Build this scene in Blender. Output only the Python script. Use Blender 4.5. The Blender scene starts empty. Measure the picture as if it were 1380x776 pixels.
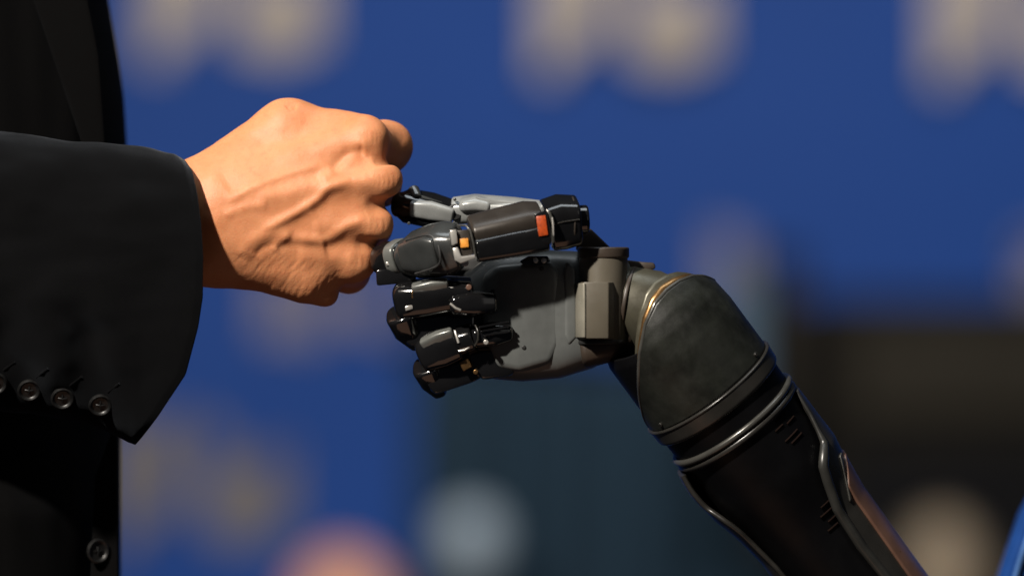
import bpy, bmesh, math, random
import numpy as np
from mathutils import Vector, Matrix, noise as mnoise

random.seed(7)
scene = bpy.context.scene
COL = scene.collection
R = math.radians

# ------------------------------------------------------------------ camera, light, exposure
U = 1.0 / 3000.0          # modelling unit: a third of a millimetre
FOCUS = 2.5               # metres from the lens to the two hands
cam_d = bpy.data.cameras.new('camera')
cam = bpy.data.objects.new('camera', cam_d); COL.objects.link(cam)
cam.location = (0, -FOCUS, 0); cam.rotation_euler = (R(90), 0, 0)
cam_d.sensor_width = 36; cam_d.lens = 36 * FOCUS / (1380 * U)
cam_d.clip_start = 0.05; cam_d.clip_end = 100
cam_d.dof.use_dof = True; cam_d.dof.focus_distance = FOCUS - 0.012
cam_d.dof.aperture_fstop = (cam_d.lens / 1000) / 0.056
scene.camera = cam

world = bpy.data.worlds.new('World'); scene.world = world; world.use_nodes = True
wb = world.node_tree.nodes['Background']
wb.inputs[0].default_value = (0.50, 0.60, 0.80, 1); wb.inputs[1].default_value = 0.020

def area_lamp(name, loc, target, w, h, power, col=(1, 1, 1), spread=180):
    l = bpy.data.lights.new(name, 'AREA'); l.shape = 'RECTANGLE'; l.size = w; l.size_y = h
    l.energy = power; l.color = col; l.spread = R(spread)
    o = bpy.data.objects.new(name, l); COL.objects.link(o); o.location = loc
    o.rotation_euler = (Vector(target) - Vector(loc)).to_track_quat('-Z', 'Y').to_euler()
    return o
area_lamp('key_lamp', (-1.70, -2.25, 2.18), (0, 0, 0), 0.16, 0.16, 272, (1.0, 0.92, 0.82))
area_lamp('overhead_lamp', (0.0, 0.0, 1.9), (0.0, 0, 0), 1.5, 0.8, 14, (0.88, 0.95, 1.0))
area_lamp('front_fill_lamp', (2.2, -2.2, 0.6), (0, 0, 0), 1.4, 1.4, 1.6, (1.0, 0.96, 0.9))
area_lamp('floor_bounce_lamp', (0.1, -0.7, -1.6), (0.05, 0, 0), 1.2, 1.0, 1.7, (1.0, 0.55, 0.35))
sp = bpy.data.lights.new('backdrop_spot', 'SPOT'); sp.energy = 385; sp.color = (1.0, 0.97, 0.93)
sp.spot_size = R(44); sp.spot_blend = 1.0; sp.shadow_soft_size = 0.15
spo = bpy.data.objects.new('backdrop_spot', sp); COL.objects.link(spo); spo.location = (0.5, 1.6, 2.9)
spo.rotation_euler = (Vector((0.30, 5.5, -0.10)) - spo.location).to_track_quat('-Z', 'Y').to_euler()

scene.view_settings.view_transform = 'Standard'
scene.view_settings.look = 'None'
scene.view_settings.exposure = 0.0
scene.view_settings.gamma = 1.0
scene.cycles.use_denoising = True
scene.cycles.max_bounces = 6
scene.cycles.sample_clamp_indirect = 4.0

# ------------------------------------------------------------------ helpers
def P(x, y, d=0.0):
    f = 1 + d * U / FOCUS
    return ((x - 690) * U * f, d * U, (388 - y) * U * f)

def PA(v):
    v = np.asarray(v, float); f = 1 + v[:, 2] * U / FOCUS
    return np.stack([(v[:, 0] - 690) * U * f, v[:, 2] * U, (388 - v[:, 1]) * U * f], 1)

def link(o, parent=None, **props):
    COL.objects.link(o)
    if parent is not None: o.parent = parent
    for k, v in props.items(): o[k] = v
    return o

def empty(name, label, cat, group=None, loc=(0, 0, 0)):
    o = bpy.data.objects.new(name, None); o.empty_display_size = 0.02; o.location = loc
    link(o); o['label'] = label; o['category'] = cat
    if group: o['group'] = group
    return o

def mesh_obj(name, verts, faces, mat, parent=None, sharp=40, smooth=True, recalc=True):
    me = bpy.data.meshes.new(name)
    me.from_pydata([tuple(map(float, v)) for v in verts], [], [tuple(map(int, f)) for f in faces])
    if recalc:
        bm = bmesh.new(); bm.from_mesh(me)
        bmesh.ops.recalc_face_normals(bm, faces=bm.faces); bm.to_mesh(me); bm.free()
    me.update()
    if smooth:
        me.polygons.foreach_set('use_smooth', [True] * len(me.polygons))
        if sharp < 179: me.set_sharp_from_angle(angle=R(sharp))
    me.materials.append(mat)
    return link(bpy.data.objects.new(name, me), parent)

def superellipse(n, e):
    out = []
    for k in range(n):
        a = 2 * math.pi * (k + 0.5) / n
        c, s = math.cos(a), math.sin(a)
        out.append((math.copysign(abs(c) ** (2 / e), c), math.copysign(abs(s) ** (2 / e), s)))
    return out

def loft_data(secs, n=32, cap0=0.0, cap1=0.0, up=(0, -1, 0)):
    """secs: (x, y, d, half_up, half_depth, exponent, roll_degrees) in modelling units"""
    S = [list(s) + [2.0, 0.0][len(s) - 5:] if len(s) < 7 else list(s) for s in secs]
    pts = [Vector(s[:3]) for s in S]
    tang = []
    for i in range(len(pts)):
        a, b = pts[max(0, i - 1)], pts[min(len(pts) - 1, i + 1)]
        tang.append((b - a).normalized())
    rings = []
    def ring(c, t, hu, hd, e, roll):
        u = Vector(up); u = (u - t * u.dot(t)).normalized(); w = t.cross(u)
        q = Matrix.Rotation(R(roll), 3, t); u = q @ u; w = q @ w
        return [c + u * (hu * a) + w * (hd * b) for a, b in superellipse(n, e)]
    def cap(i, r, sgn):
        out = []
        s = S[i]
        for k in range(4):
            a = math.pi / 2 * (k / 4)
            off = r * (1 - math.sin(a)); sh = r * (1 - math.cos(a))
            out.append((off, sh))
        return out
    if cap0:
        s = S[0]
        for k in range(5):
            a = math.pi / 2 * (1 - k / 5)
            sh = cap0 * (1 - math.cos(a)); off = cap0 * math.sin(a)
            rings.append(ring(pts[0] - tang[0] * off, tang[0], max(s[3] - sh, 0.3), max(s[4] - sh, 0.3), s[5], s[6]))
    for i, s in enumerate(S):
        rings.append(ring(pts[i], tang[i], *s[3:7]))
    if cap1:
        s = S[-1]
        for k in range(1, 6):
            a = math.pi / 2 * (k / 5)
            sh = cap1 * (1 - math.cos(a)); off = cap1 * math.sin(a)
            rings.append(ring(pts[-1] + tang[-1] * off, tang[-1], max(s[3] - sh, 0.3), max(s[4] - sh, 0.3), s[5], s[6]))
    V = [v for r in rings for v in r]
    F = []
    for i in range(len(rings) - 1):
        for k in range(n):
            k2 = (k + 1) % n
            F.append((i * n + k, i * n + k2, (i + 1) * n + k2, (i + 1) * n + k))
    F.append(tuple(range(n))[::-1]); F.append(tuple((len(rings) - 1) * n + k for k in range(n)))
    return [tuple(v) for v in V], F

def loft(name, secs, mat, parent=None, n=32, cap0=0.0, cap1=0.0, sharp=40, up=(0, -1, 0)):
    V, F = loft_data(secs, n, cap0, cap1, up)
    return mesh_obj(name, PA(V), F, mat, parent, sharp)

def cyl(name, a, b, r, mat, parent=None, bev=1.5, n=32, r2=None):
    ax = Vector(b) - Vector(a)
    up = (0, -1, 0) if abs(ax.normalized().y) < 0.8 else (1, 0, 0)
    t = ax.normalized() * bev
    a2 = Vector(a) + t; b2 = Vector(b) - t
    r2 = r if r2 is None else r2
    return loft(name, [tuple(a2) + (r, r, 2.0, 0), tuple(b2) + (r2, r2, 2.0, 0)], mat, parent, n, bev, bev, 40, up)

def prism(name, outline, lo, hi, mat, parent=None, bev=3, axis='d', seg=2, sharp=35):
    """outline in (x, y) extruded in depth, or in (x, d) extruded in y"""
    if axis == 'd': f = lambda p, h: (p[0], p[1], h)
    else: f = lambda p, h: (p[0], h, p[1])
    n = len(outline)
    V = [f(p, lo) for p in outline] + [f(p, hi) for p in outline]
    F = [tuple(range(n)), tuple(range(2 * n - 1, n - 1, -1))]
    F += [(k, (k + 1) % n, n + (k + 1) % n, n + k) for k in range(n)]
    bm = bmesh.new()
    bv = [bm.verts.new(v) for v in V]
    for fc in F: bm.faces.new([bv[i] for i in fc])
    bmesh.ops.recalc_face_normals(bm, faces=bm.faces)
    if bev > 0:
        bmesh.ops.bevel(bm, geom=list(bm.edges), offset=bev, segments=seg, profile=0.5, affect='EDGES', clamp_overlap=True)
    bm.verts.index_update()
    V = [tuple(v.co) for v in bm.verts]; F = [tuple(v.index for v in fc.verts) for fc in bm.faces]
    bm.free()
    return mesh_obj(name, PA(V), F, mat, parent, sharp)

def tube_data(pts, rad, n=12, closed=False):
    pts = [Vector(p) for p in pts]; N = len(pts)
    rad = rad if isinstance(rad, (list, tuple)) else [rad] * N
    T = []
    for i in range(N):
        a = pts[(i - 1) % N] if (closed or i > 0) else pts[i]
        b = pts[(i + 1) % N] if (closed or i < N - 1) else pts[i]
        T.append((b - a).normalized())
    u = T[0].orthogonal().normalized()
    V, F = [], []
    for i in range(N):
        u = (u - T[i] * u.dot(T[i])).normalized(); w = T[i].cross(u)
        for k in range(n):
            a = 2 * math.pi * k / n
            V.append(pts[i] + (u * math.cos(a) + w * math.sin(a)) * rad[i])
    M = N if closed else N - 1
    for i in range(M):
        j = (i + 1) % N
        for k in range(n):
            k2 = (k + 1) % n
            F.append((i * n + k, i * n + k2, j * n + k2, j * n + k))
    if not closed:
        F.append(tuple(range(n))[::-1]); F.append(tuple((N - 1) * n + k for k in range(n)))
    return V, F

def tube(name, pts, rad, mat, parent=None, n=12, closed=False):
    V, F = tube_data(pts, rad, n, closed)
    return mesh_obj(name, PA([tuple(v) for v in V]), F, mat, parent, 60)

def spline(pts, m=8):
    """Catmull-Rom through pts"""
    p = [np.array(q, float) for q in pts]; out = []
    for i in range(len(p) - 1):
        p0 = p[max(i - 1, 0)]; p1 = p[i]; p2 = p[i + 1]; p3 = p[min(i + 2, len(p) - 1)]
        for k in range(m):
            t = k / m
            out.append(0.5 * ((2 * p1) + (p2 - p0) * t + (2 * p0 - 5 * p1 + 4 * p2 - p3) * t * t + (3 * p1 - p0 - 3 * p2 + p3) * t ** 3))
    out.append(p[-1])
    return [tuple(o) for o in out]

# ------------------------------------------------------------------ materials
def new_mat(name):
    m = bpy.data.materials.new(name); m.use_nodes = True
    return m, m.node_tree.nodes, m.node_tree.links, m.node_tree.nodes['Principled BSDF']

def coord(N, L, scale):
    tc = N.new('ShaderNodeTexCoord'); mp = N.new('ShaderNodeMapping')
    mp.inputs['Scale'].default_value = (scale,) * 3 if not isinstance(scale, tuple) else scale
    L.new(tc.outputs['Object'], mp.inputs['Vector']); return mp.outputs['Vector']

def noise_node(N, L, vec, scale, detail=4, rough=0.55):
    n = N.new('ShaderNodeTexNoise'); n.inputs['Scale'].default_value = scale
    n.inputs['Detail'].default_value = detail; n.inputs['Roughness'].default_value = rough
    L.new(vec, n.inputs['Vector']); return n.outputs['Fac']

def ramp(N, L, fac, stops):
    r = N.new('ShaderNodeValToRGB'); L.new(fac, r.inputs['Fac'])
    while len(r.color_ramp.elements) < len(stops): r.color_ramp.elements.new(0.5)
    for e, (p, c) in zip(r.color_ramp.elements, stops):
        e.position = p; e.color = tuple(c) + (1,) if len(c) == 3 else c
    return r.outputs['Color']

def hard(name, col, rough, metal=0.0, var=0.25, rvar=0.12, coat=0.0, bump=0.0, scale=60, spec=0.5):
    """painted, plastic or metal surface with wear and smudges"""
    m, N, L, B = new_mat(name)
    v = coord(N, L, 1.0)
    f = noise_node(N, L, v, scale, 5)
    lo = tuple(c * (1 - var) for c in col); hi = tuple(min(1, c * (1 + var)) for c in col)
    L.new(ramp(N, L, f, [(0.3, lo), (0.7, hi)]), B.inputs['Base Color'])
    g = noise_node(N, L, v, scale * 2.3, 6, 0.65)
    mr = N.new('ShaderNodeMapRange'); mr.inputs[1].default_value = 0.3; mr.inputs[2].default_value = 0.75
    mr.inputs[3].default_value = max(0.03, rough - rvar); mr.inputs[4].default_value = min(1, rough + rvar)
    L.new(g, mr.inputs[0]); L.new(mr.outputs[0], B.inputs['Roughness'])
    B.inputs['Metallic'].default_value = metal
    B.inputs['Specular IOR Level'].default_value = spec
    B.inputs['Coat Weight'].default_value = coat; B.inputs['Coat Roughness'].default_value = 0.08
    if bump:
        bn = N.new('ShaderNodeBump'); bn.inputs['Strength'].default_value = bump; bn.inputs['Distance'].default_value = 0.0003
        L.new(noise_node(N, L, v, scale * 25, 3), bn.inputs['Height']); L.new(bn.outputs[0], B.inputs['Normal'])
    return m

M_black = hard('gloss_black_plastic', (0.006, 0.006, 0.0065), 0.13, coat=0.6, rvar=0.08)
M_graph = hard('graphite_shell', (0.030, 0.032, 0.032), 0.24, rvar=0.06, bump=0.05, coat=0.5)
M_brown = hard('bronze_anodised_shell', (0.036, 0.030, 0.025), 0.36, metal=0.3, rvar=0.08, bump=0.05)
M_light = hard('pale_grey_alloy', (0.27, 0.28, 0.275), 0.30, metal=0.2, rvar=0.08, bump=0.05)
M_steel = hard('bright_steel', (0.58, 0.56, 0.52), 0.30, metal=0.65, rvar=0.08)
M_house = hard('taupe_housing', (0.088, 0.077, 0.058), 0.40, rvar=0.08, var=0.12, bump=0.05)
M_housecap = hard('brown_cap', (0.038, 0.028, 0.021), 0.42, var=0.15)
M_palm = hard('palm_shell', (0.092, 0.098, 0.096), 0.40, var=0.2, rvar=0.06, bump=0.10)
M_matte = hard('matte_olive_black_shell', (0.011, 0.0122, 0.0098), 0.46, var=0.5, rvar=0.14, scale=70, bump=0.14)
M_band = hard('dark_band', (0.020, 0.019, 0.017), 0.30, rvar=0.08)
M_trim = hard('trim_ring_metal', (0.065, 0.064, 0.058), 0.30, metal=0.4)
M_rim = hard('dark_rim', (0.022, 0.022, 0.020), 0.36, rvar=0.08)
M_plate = hard('grey_finger_plate', (0.125, 0.130, 0.122), 0.28, metal=0.2, rvar=0.08)
M_edge = hard('painted_lit_edge', (0.26, 0.245, 0.20), 0.35, metal=0.3)  # paler tone stands in for light on the housing plate's left face
M_tube = hard('black_tube', (0.0025, 0.0025, 0.003), 0.42, rvar=0.05, spec=0.16)
M_brass = hard('brass_ring', (0.30, 0.17, 0.07), 0.32, metal=0.9)
M_neck = hard('olive_metal_neck', (0.075, 0.070, 0.050), 0.38, metal=0.4)
M_side = hard('brown_reflection_and_pin', (0.110, 0.058, 0.040), 0.36, coat=0.1)
M_orange = hard('orange_window', (0.34, 0.048, 0.007), 0.42, var=0.3, scale=900, coat=0.0)
M_amber = hard('amber_window', (0.65, 0.26, 0.04), 0.4, scale=600)
M_rubber = hard('black_rubber', (0.010, 0.010, 0.010), 0.55)
M_slot = hard('dull_brown_slot', (0.009, 0.0055, 0.0045), 0.9, spec=0.02)
M_button = hard('horn_button', (0.003, 0.003, 0.003), 0.46, coat=0.0, scale=300)

def cloth(name, col, sheen=0.25, weave=2600, rough=0.9):
    m, N, L, B = new_mat(name)
    v = coord(N, L, 1.0)
    wv = N.new('ShaderNodeTexWave'); wv.bands_direction = 'DIAGONAL'; wv.inputs['Scale'].default_value = weave
    wv.inputs['Distortion'].default_value = 2.5; wv.inputs['Detail'].default_value = 2
    L.new(v, wv.inputs['Vector'])
    f = noise_node(N, L, v, 900, 3)
    mx = N.new('ShaderNodeMath'); mx.operation = 'ADD'; L.new(wv.outputs['Fac'], mx.inputs[0]); L.new(f, mx.inputs[1])
    mh = N.new('ShaderNodeMath'); mh.operation = 'MULTIPLY'; mh.inputs[1].default_value = 0.5; L.new(mx.outputs[0], mh.inputs[0])
    L.new(ramp(N, L, mh.outputs[0], [(0.2, tuple(c * 0.6 for c in col)), (0.8, tuple(c * 1.4 for c in col))]), B.inputs['Base Color'])
    bn = N.new('ShaderNodeBump'); bn.inputs['Strength'].default_value = 0.35; bn.inputs['Distance'].default_value = 0.0003
    L.new(mh.outputs[0], bn.inputs['Height']); L.new(bn.outputs[0], B.inputs['Normal'])
    B.inputs['Roughness'].default_value = rough; B.inputs['Specular IOR Level'].default_value = 0.06
    B.inputs['Sheen Weight'].default_value = sheen; B.inputs['Sheen Roughness'].default_value = 0.4
    B.inputs['Sheen Tint'].default_value = (0.75, 0.85, 1, 1)
    return m
M_suit = cloth('charcoal_suit_wool', (0.0017, 0.0017, 0.0020), 0.10)
M_suit2 = cloth('black_suit_wool', (0.0020, 0.0019, 0.0020), 0.02)

def skin(name, a, b, red, pores=True):
    m, N, L, B = new_mat(name)
    v = coord(N, L, 1.0)
    f = noise_node(N, L, v, 70, 4)
    base = ramp(N, L, f, [(0.32, a), (0.68, b)])
    g = noise_node(N, L, v, 320, 5, 0.7)
    mx = N.new('ShaderNodeMix'); mx.data_type = 'RGBA'
    mr = N.new('ShaderNodeMapRange'); mr.inputs[1].default_value = 0.50; mr.inputs[2].default_value = 0.80
    mr.inputs[3].default_value = 0.0; mr.inputs[4].default_value = 0.55
    L.new(g, mr.inputs[0]); L.new(mr.outputs[0], mx.inputs[0])
    L.new(base, mx.inputs[6]); mx.inputs[7].default_value = tuple(red) + (1,)
    L.new(mx.outputs[2], B.inputs['Base Color'])
    B.inputs['Subsurface Weight'].default_value = 0.22
    B.inputs['Subsurface Radius'].default_value = (1.0, 0.35, 0.18)
    B.inputs['Subsurface Scale'].default_value = 0.0035
    B.inputs['Roughness'].default_value = 0.52
    B.inputs['Specular IOR Level'].default_value = 0.35
    if pores:
        vo = N.new('ShaderNodeTexVoronoi'); vo.inputs['Scale'].default_value = 850; vo.feature = 'DISTANCE_TO_EDGE'
        dv = N.new('ShaderNodeVectorMath'); dv.operation = 'ADD'
        dn = N.new('ShaderNodeTexNoise'); dn.inputs['Scale'].default_value = 300; L.new(v, dn.inputs['Vector'])
        sc = N.new('ShaderNodeVectorMath'); sc.operation = 'SCALE'; sc.inputs['Scale'].default_value = 0.002
        L.new(dn.outputs['Color'], sc.inputs[0]); L.new(v, dv.inputs[0]); L.new(sc.outputs[0], dv.inputs[1])
        L.new(dv.outputs[0], vo.inputs['Vector'])
        ad = N.new('ShaderNodeMath'); ad.operation = 'ADD'; L.new(vo.outputs['Distance'], ad.inputs[0])
        L.new(noise_node(N, L, v, 420, 5, 0.7), ad.inputs[1])
        bn = N.new('ShaderNodeBump'); bn.inputs['Strength'].default_value = 0.20; bn.inputs['Distance'].default_value = 0.0006
        L.new(ad.outputs[0], bn.inputs['Height']); L.new(bn.outputs[0], B.inputs['Normal'])
    return m
M_skin = skin('skin', (0.53, 0.205, 0.088), (0.59, 0.248, 0.114), (0.47, 0.150, 0.070))
M_skin_far = skin('skin_far', (0.86, 0.42, 0.26), (0.92, 0.47, 0.30), (0.8, 0.36, 0.22), False)
M_skin_far2 = skin('skin_far_tan', (0.30, 0.24, 0.17), (0.34, 0.27, 0.19), (0.3, 0.2, 0.13), False)

# ------------------------------------------------------------------ implicit surfaces (for bodies)
def surface_nets(Fv, org, h):
    nx, ny, nz = Fv.shape
    inside = Fv < 0
    cells = np.zeros((nx - 1, ny - 1, nz - 1, 3), np.float32); cnt = np.zeros((nx - 1, ny - 1, nz - 1), np.float32)
    for ax in range(3):
        sl0 = [slice(None)] * 3; sl1 = [slice(None)] * 3
        sl0[ax] = slice(0, -1); sl1[ax] = slice(1, None)
        a, b = Fv[tuple(sl0)], Fv[tuple(sl1)]
        cr = (a < 0) != (b < 0)
        t = np.where(cr, a / np.where(cr, a - b, 1), 0)
        o = [i for i in range(3) if i != ax]
        for i in (0, 1):
            for j in (0, 1):
                s = [slice(None)] * 3
                s[o[0]] = slice(i, Fv.shape[o[0]] - 1 + i); s[o[1]] = slice(j, Fv.shape[o[1]] - 1 + j)
                c = cr[tuple(s)]
                cnt += c
                cells[..., ax] += np.where(c, t[tuple(s)], 0)
                cells[..., o[0]] += c * i; cells[..., o[1]] += c * j
    act = cnt > 0
    idx = -np.ones(act.shape, np.int64); idx[act] = np.arange(act.sum())
    base = np.argwhere(act)
    V = (base + cells[act] / cnt[act][:, None]) * h + np.asarray(org)
    quads = []
    for ax in range(3):
        sl0 = [slice(1, -1)] * 3; sl1 = [slice(1, -1)] * 3
        sl0[ax] = slice(0, -1); sl1[ax] = slice(1, None)
        a, b = inside[tuple(sl0)], inside[tuple(sl1)]
        w = np.argwhere(a != b)
        flip = a[a != b]
        off = np.ones(3, int); off[ax] = 0
        p = w + off
        o1 = np.zeros(3, int); o2 = np.zeros(3, int)
        o1[(ax + 1) % 3] = 1; o2[(ax + 2) % 3] = 1
        g = lambda q: idx[q[:, 0], q[:, 1], q[:, 2]]
        q = np.stack([g(p - o1 - o2), g(p - o2), g(p), g(p - o1)], 1)
        q[~flip] = q[~flip][:, ::-1]
        quads.append(q)
    return V, np.concatenate(quads)

class Field:
    def __init__(s, lo, hi, h):
        s.lo = np.array(lo, np.float32); s.h = h
        ax = [np.arange(lo[i], hi[i] + h, h, dtype=np.float32) for i in range(3)]
        s.X, s.Y, s.Z = np.meshgrid(*ax, indexing='ij'); s.F = np.full(s.X.shape, 1e3, np.float32)
    def add(s, d, k):
        if k <= 0: s.F = np.minimum(s.F, d); return
        hh = np.clip(0.5 + 0.5 * (s.F - d) / k, 0, 1)
        s.F = s.F * (1 - hh) + d * hh - k * hh * (1 - hh)
    def sub(s, d, k):
        hh = np.clip(0.5 - 0.5 * (s.F + d) / k, 0, 1)
        s.F = s.F * (1 - hh) - d * hh + k * hh * (1 - hh)
    def cone(s, a, b, ra, rb, k=8, sc=(1, 1, 1)):
        a = np.array(a, np.float32); b = np.array(b, np.float32); ab = (b - a) * np.array(sc, np.float32)
        px, py, pz = (s.X - a[0]) * sc[0], (s.Y - a[1]) * sc[1], (s.Z - a[2]) * sc[2]
        t = np.clip((px * ab[0] + py * ab[1] + pz * ab[2]) / float(ab @ ab + 1e-9), 0, 1)
        d = np.sqrt((px - ab[0] * t) ** 2 + (py - ab[1] * t) ** 2 + (pz - ab[2] * t) ** 2) - (ra + (rb - ra) * t)
        s.add(d.astype(np.float32), k)
    def chain(s, pts, k=8):
        for (a, b) in zip(pts[:-1], pts[1:]): s.cone(a[:3], b[:3], a[3], b[3], k)
    def ball(s, c, r, k=8):
        d = np.sqrt(((s.X - c[0]) / r[0]) ** 2 + ((s.Y - c[1]) / r[1]) ** 2 + ((s.Z - c[2]) / r[2]) ** 2)
        s.add(((d - 1) * min(r)).astype(np.float32), k)
    def carve(s, a, b, ra, rb, k=8):
        a = np.array(a, np.float32); b = np.array(b, np.float32); ab = b - a
        px, py, pz = s.X - a[0], s.Y - a[1], s.Z - a[2]
        t = np.clip((px * ab[0] + py * ab[1] + pz * ab[2]) / float(ab @ ab + 1e-9), 0, 1)
        d = np.sqrt((px - ab[0] * t) ** 2 + (py - ab[1] * t) ** 2 + (pz - ab[2] * t) ** 2) - (ra + (rb - ra) * t)
        s.sub(d.astype(np.float32), k)
    def mesh(s): return surface_nets(s.F, s.lo, s.h)

def vnormals(V, Q):
    n = np.cross(V[Q[:, 2]] - V[Q[:, 0]], V[Q[:, 3]] - V[Q[:, 1]])
    N = np.zeros_like(V)
    for k in range(4): np.add.at(N, Q[:, k], n)
    return N / (np.linalg.norm(N, axis=1, keepdims=True) + 1e-9)

def laplace(V, Q, it, lam=0.5):
    for _ in range(it):
        A = np.zeros_like(V); c = np.zeros(len(V))
        for k in range(4):
            for j in ((k + 1) % 4, (k + 3) % 4):
                np.add.at(A, Q[:, k], V[Q[:, j]]); np.add.at(c, Q[:, k], 1)
        V = V * (1 - lam) + lam * A / c[:, None]
    return V

def poly_dist(x, y, pts):
    best = np.full(x.shape, 1e9); par = np.zeros(x.shape)
    n = len(pts) - 1
    for i in range(n):
        ax, ay = pts[i]; bx, by = pts[i + 1]
        dx, dy = bx - ax, by - ay
        t = np.clip(((x - ax) * dx + (y - ay) * dy) / (dx * dx + dy * dy + 1e-9), 0, 1)
        d = np.hypot(x - ax - t * dx, y - ay - t * dy)
        m = d < best
        best = np.where(m, d, best); par = np.where(m, (i + t) / n, par)
    return best, par

# ------------------------------------------------------------------ the blue step-and-repeat backdrop
BY = 5.5
def Q(x, y, Y):                                  # a place on the upright plane Y metres behind the hands
    k = (FOCUS + Y) / FOCUS * U
    return Vector(((x - 690) * k, Y, (388 - y) * k))

m_ban, N, L, B = new_mat('blue_banner_vinyl')
v = coord(N, L, 1.0)
L.new(ramp(N, L, noise_node(N, L, v, 2.0, 3), [(0.3, (0.011, 0.063, 0.30)), (0.7, (0.013, 0.070, 0.33))]), B.inputs['Base Color'])
B.inputs['Roughness'].default_value = 0.6; B.inputs['Specular IOR Level'].default_value = 0.2
m_cream, N, L, B = new_mat('cream_print')
v = coord(N, L, 1.0)
L.new(ramp(N, L, noise_node(N, L, v, 20, 3), [(0.3, (0.46, 0.395, 0.345)), (0.7, (0.53, 0.46, 0.40))]), B.inputs['Base Color'])
B.inputs['Roughness'].default_value = 0.6
m_lav, N, L, B = new_mat('lavender_print')
v = coord(N, L, 1.0)
L.new(ramp(N, L, noise_node(N, L, v, 20, 3), [(0.3, (0.22, 0.20, 0.26)), (0.7, (0.26, 0.235, 0.30))]), B.inputs['Base Color'])
B.inputs['Roughness'].default_value = 0.6

m_dim = hard('shaded_cream_print', (0.19, 0.17, 0.17), 0.6, scale=20)  # emblem print darkened in colour, standing in for the light's falloff
def box_data(lo, hi):
    (a, b, c), (d, e, f) = lo, hi
    V = [(a, b, c), (d, b, c), (d, e, c), (a, e, c), (a, b, f), (d, b, f), (d, e, f), (a, e, f)]
    F = [(0, 3, 2, 1), (4, 5, 6, 7), (0, 1, 5, 4), (1, 2, 6, 5), (2, 3, 7, 6), (3, 0, 4, 7)]
    return V, F
def boxes(name, lst, mat, parent=None, bev=0.0):
    V, F = [], []
    for lo, hi in lst:
        v, f = box_data(lo, hi); n = len(V); V += v; F += [tuple(i + n for i in q) for q in f]
    o = mesh_obj(name, V, F, mat, parent, smooth=False)
    if bev:
        md = o.modifiers.new('bevel', 'BEVEL'); md.width = bev; md.segments = 2
    return o

ban = empty('backdrop_banner', 'blue backdrop banner with rows of blurred cream emblems behind the hands', 'banner', loc=(0, BY, -2.4))
def wpart(o, root):                                # keep world place when the root stands elsewhere
    o.parent = root; o.matrix_parent_inverse = Matrix.Translation(root.location).inverted(); return o
# fabric sheet with slow waves
nx, nz = 120, 30
V = []; F = []
for i in range(nx + 1):
    for j in range(nz + 1):
        x = -5.0 + 10.0 * i / nx; z = -2.4 + 5.2 * j / nz
        V.append((x, BY + 0.012 * math.sin(x * 3.1 + 0.6 * z) + 0.006 * math.sin(x * 7 + 1), z))
for i in range(nx):
    for j in range(nz):
        a = i * (nz + 1) + j; F.append((a, a + nz + 1, a + nz + 2, a + 1))
o = mesh_obj('fabric_sheet', V, F, m_ban, sharp=180); md = o.modifiers.new('thickness', 'SOLIDIFY'); md.thickness = 0.004; md.offset = 1
wpart(o, ban)
for px in (-4.95, -1.65, 1.65, 4.95):
    c = Vector((px, BY, 0))
    wpart(boxes('upright_pole', [((c.x - 0.02, BY + 0.03, -2.4), (c.x + 0.02, BY + 0.07, 2.8))], M_rubber, bev=0.004), ban)
wpart(boxes('top_rail', [((-5.03, BY + 0.03, 2.8), (5.03, BY + 0.07, 2.84))], M_rubber, bev=0.004), ban)
def logo(strokes, mat):
    lst = []
    for (x0, y0, x1, y1) in strokes:
        a, b = Q(x0, y1, BY), Q(x1, y0, BY)
        lst.append(((a.x, BY - 0.024, a.z), (b.x, BY - 0.021, b.z)))
    return wpart(boxes('emblem', lst, mat), ban)
def emblem(x, y, mat):
    st = [(x + 48, y - 110, x + 78, y + 66), (x + 79, y - 110, x + 100, y + 40), (x + 101, y - 110, x + 124, y + 22),
          (x + 168, y - 110, x + 184, y + 46), (x + 185, y - 95, x + 204, y - 46), (x + 185, y - 40, x + 203, y + 52), (x + 128, y - 120, x + 142, y - 4),
          (x + 204, y - 36, x + 228, y + 56), (x + 229, y - 56, x + 244, y + 56), (x + 245, y - 70, x + 256, y + 52), (x + 257, y - 50, x + 272, y + 46), (x + 274, y - 70, x + 288, y + 38)]
    return logo(st, mat)
for (x, y) in ((150, 22), (676, 36), (1206, 48)): emblem(x, y, m_cream)
for (x, y) in ((104, 672), ): emblem(x, y, m_dim)
logo([(352, 360, 392, 455), (398, 380, 425, 462), (430, 370, 446, 450), (470, 380, 500, 440), (505, 375, 530, 450)], m_lav)
logo([(955, 310, 975, 440), (978, 318, 1006, 440)], m_lav)
logo([(1372, 335, 1400, 360), (1376, 320, 1430, 420), (1440, 320, 1470, 420)], m_lav)
logo([(-80, 300, -40, 420), (-30, 310, 20, 410)], m_cream)

# ------------------------------------------------------------------ things standing before the backdrop, out of focus
m_teal = cloth('slate_teal_drape', (0.024, 0.048, 0.075), 0.05, 300)
m_dark = hard('dark_brown_grey_cabinet', (0.013, 0.0115, 0.0090), 0.9, scale=6, var=0.35, spec=0.08)
m_grille = hard('grille_cloth', (0.026, 0.023, 0.018), 0.9, scale=5, var=0.35, spec=0.08)
m_dk2 = hard('black_column', (0.007, 0.007, 0.008), 0.85, spec=0.08)
m_pale = hard('pale_blue_glass', (0.36, 0.45, 0.54), 0.35, var=0.08, scale=8)

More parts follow.
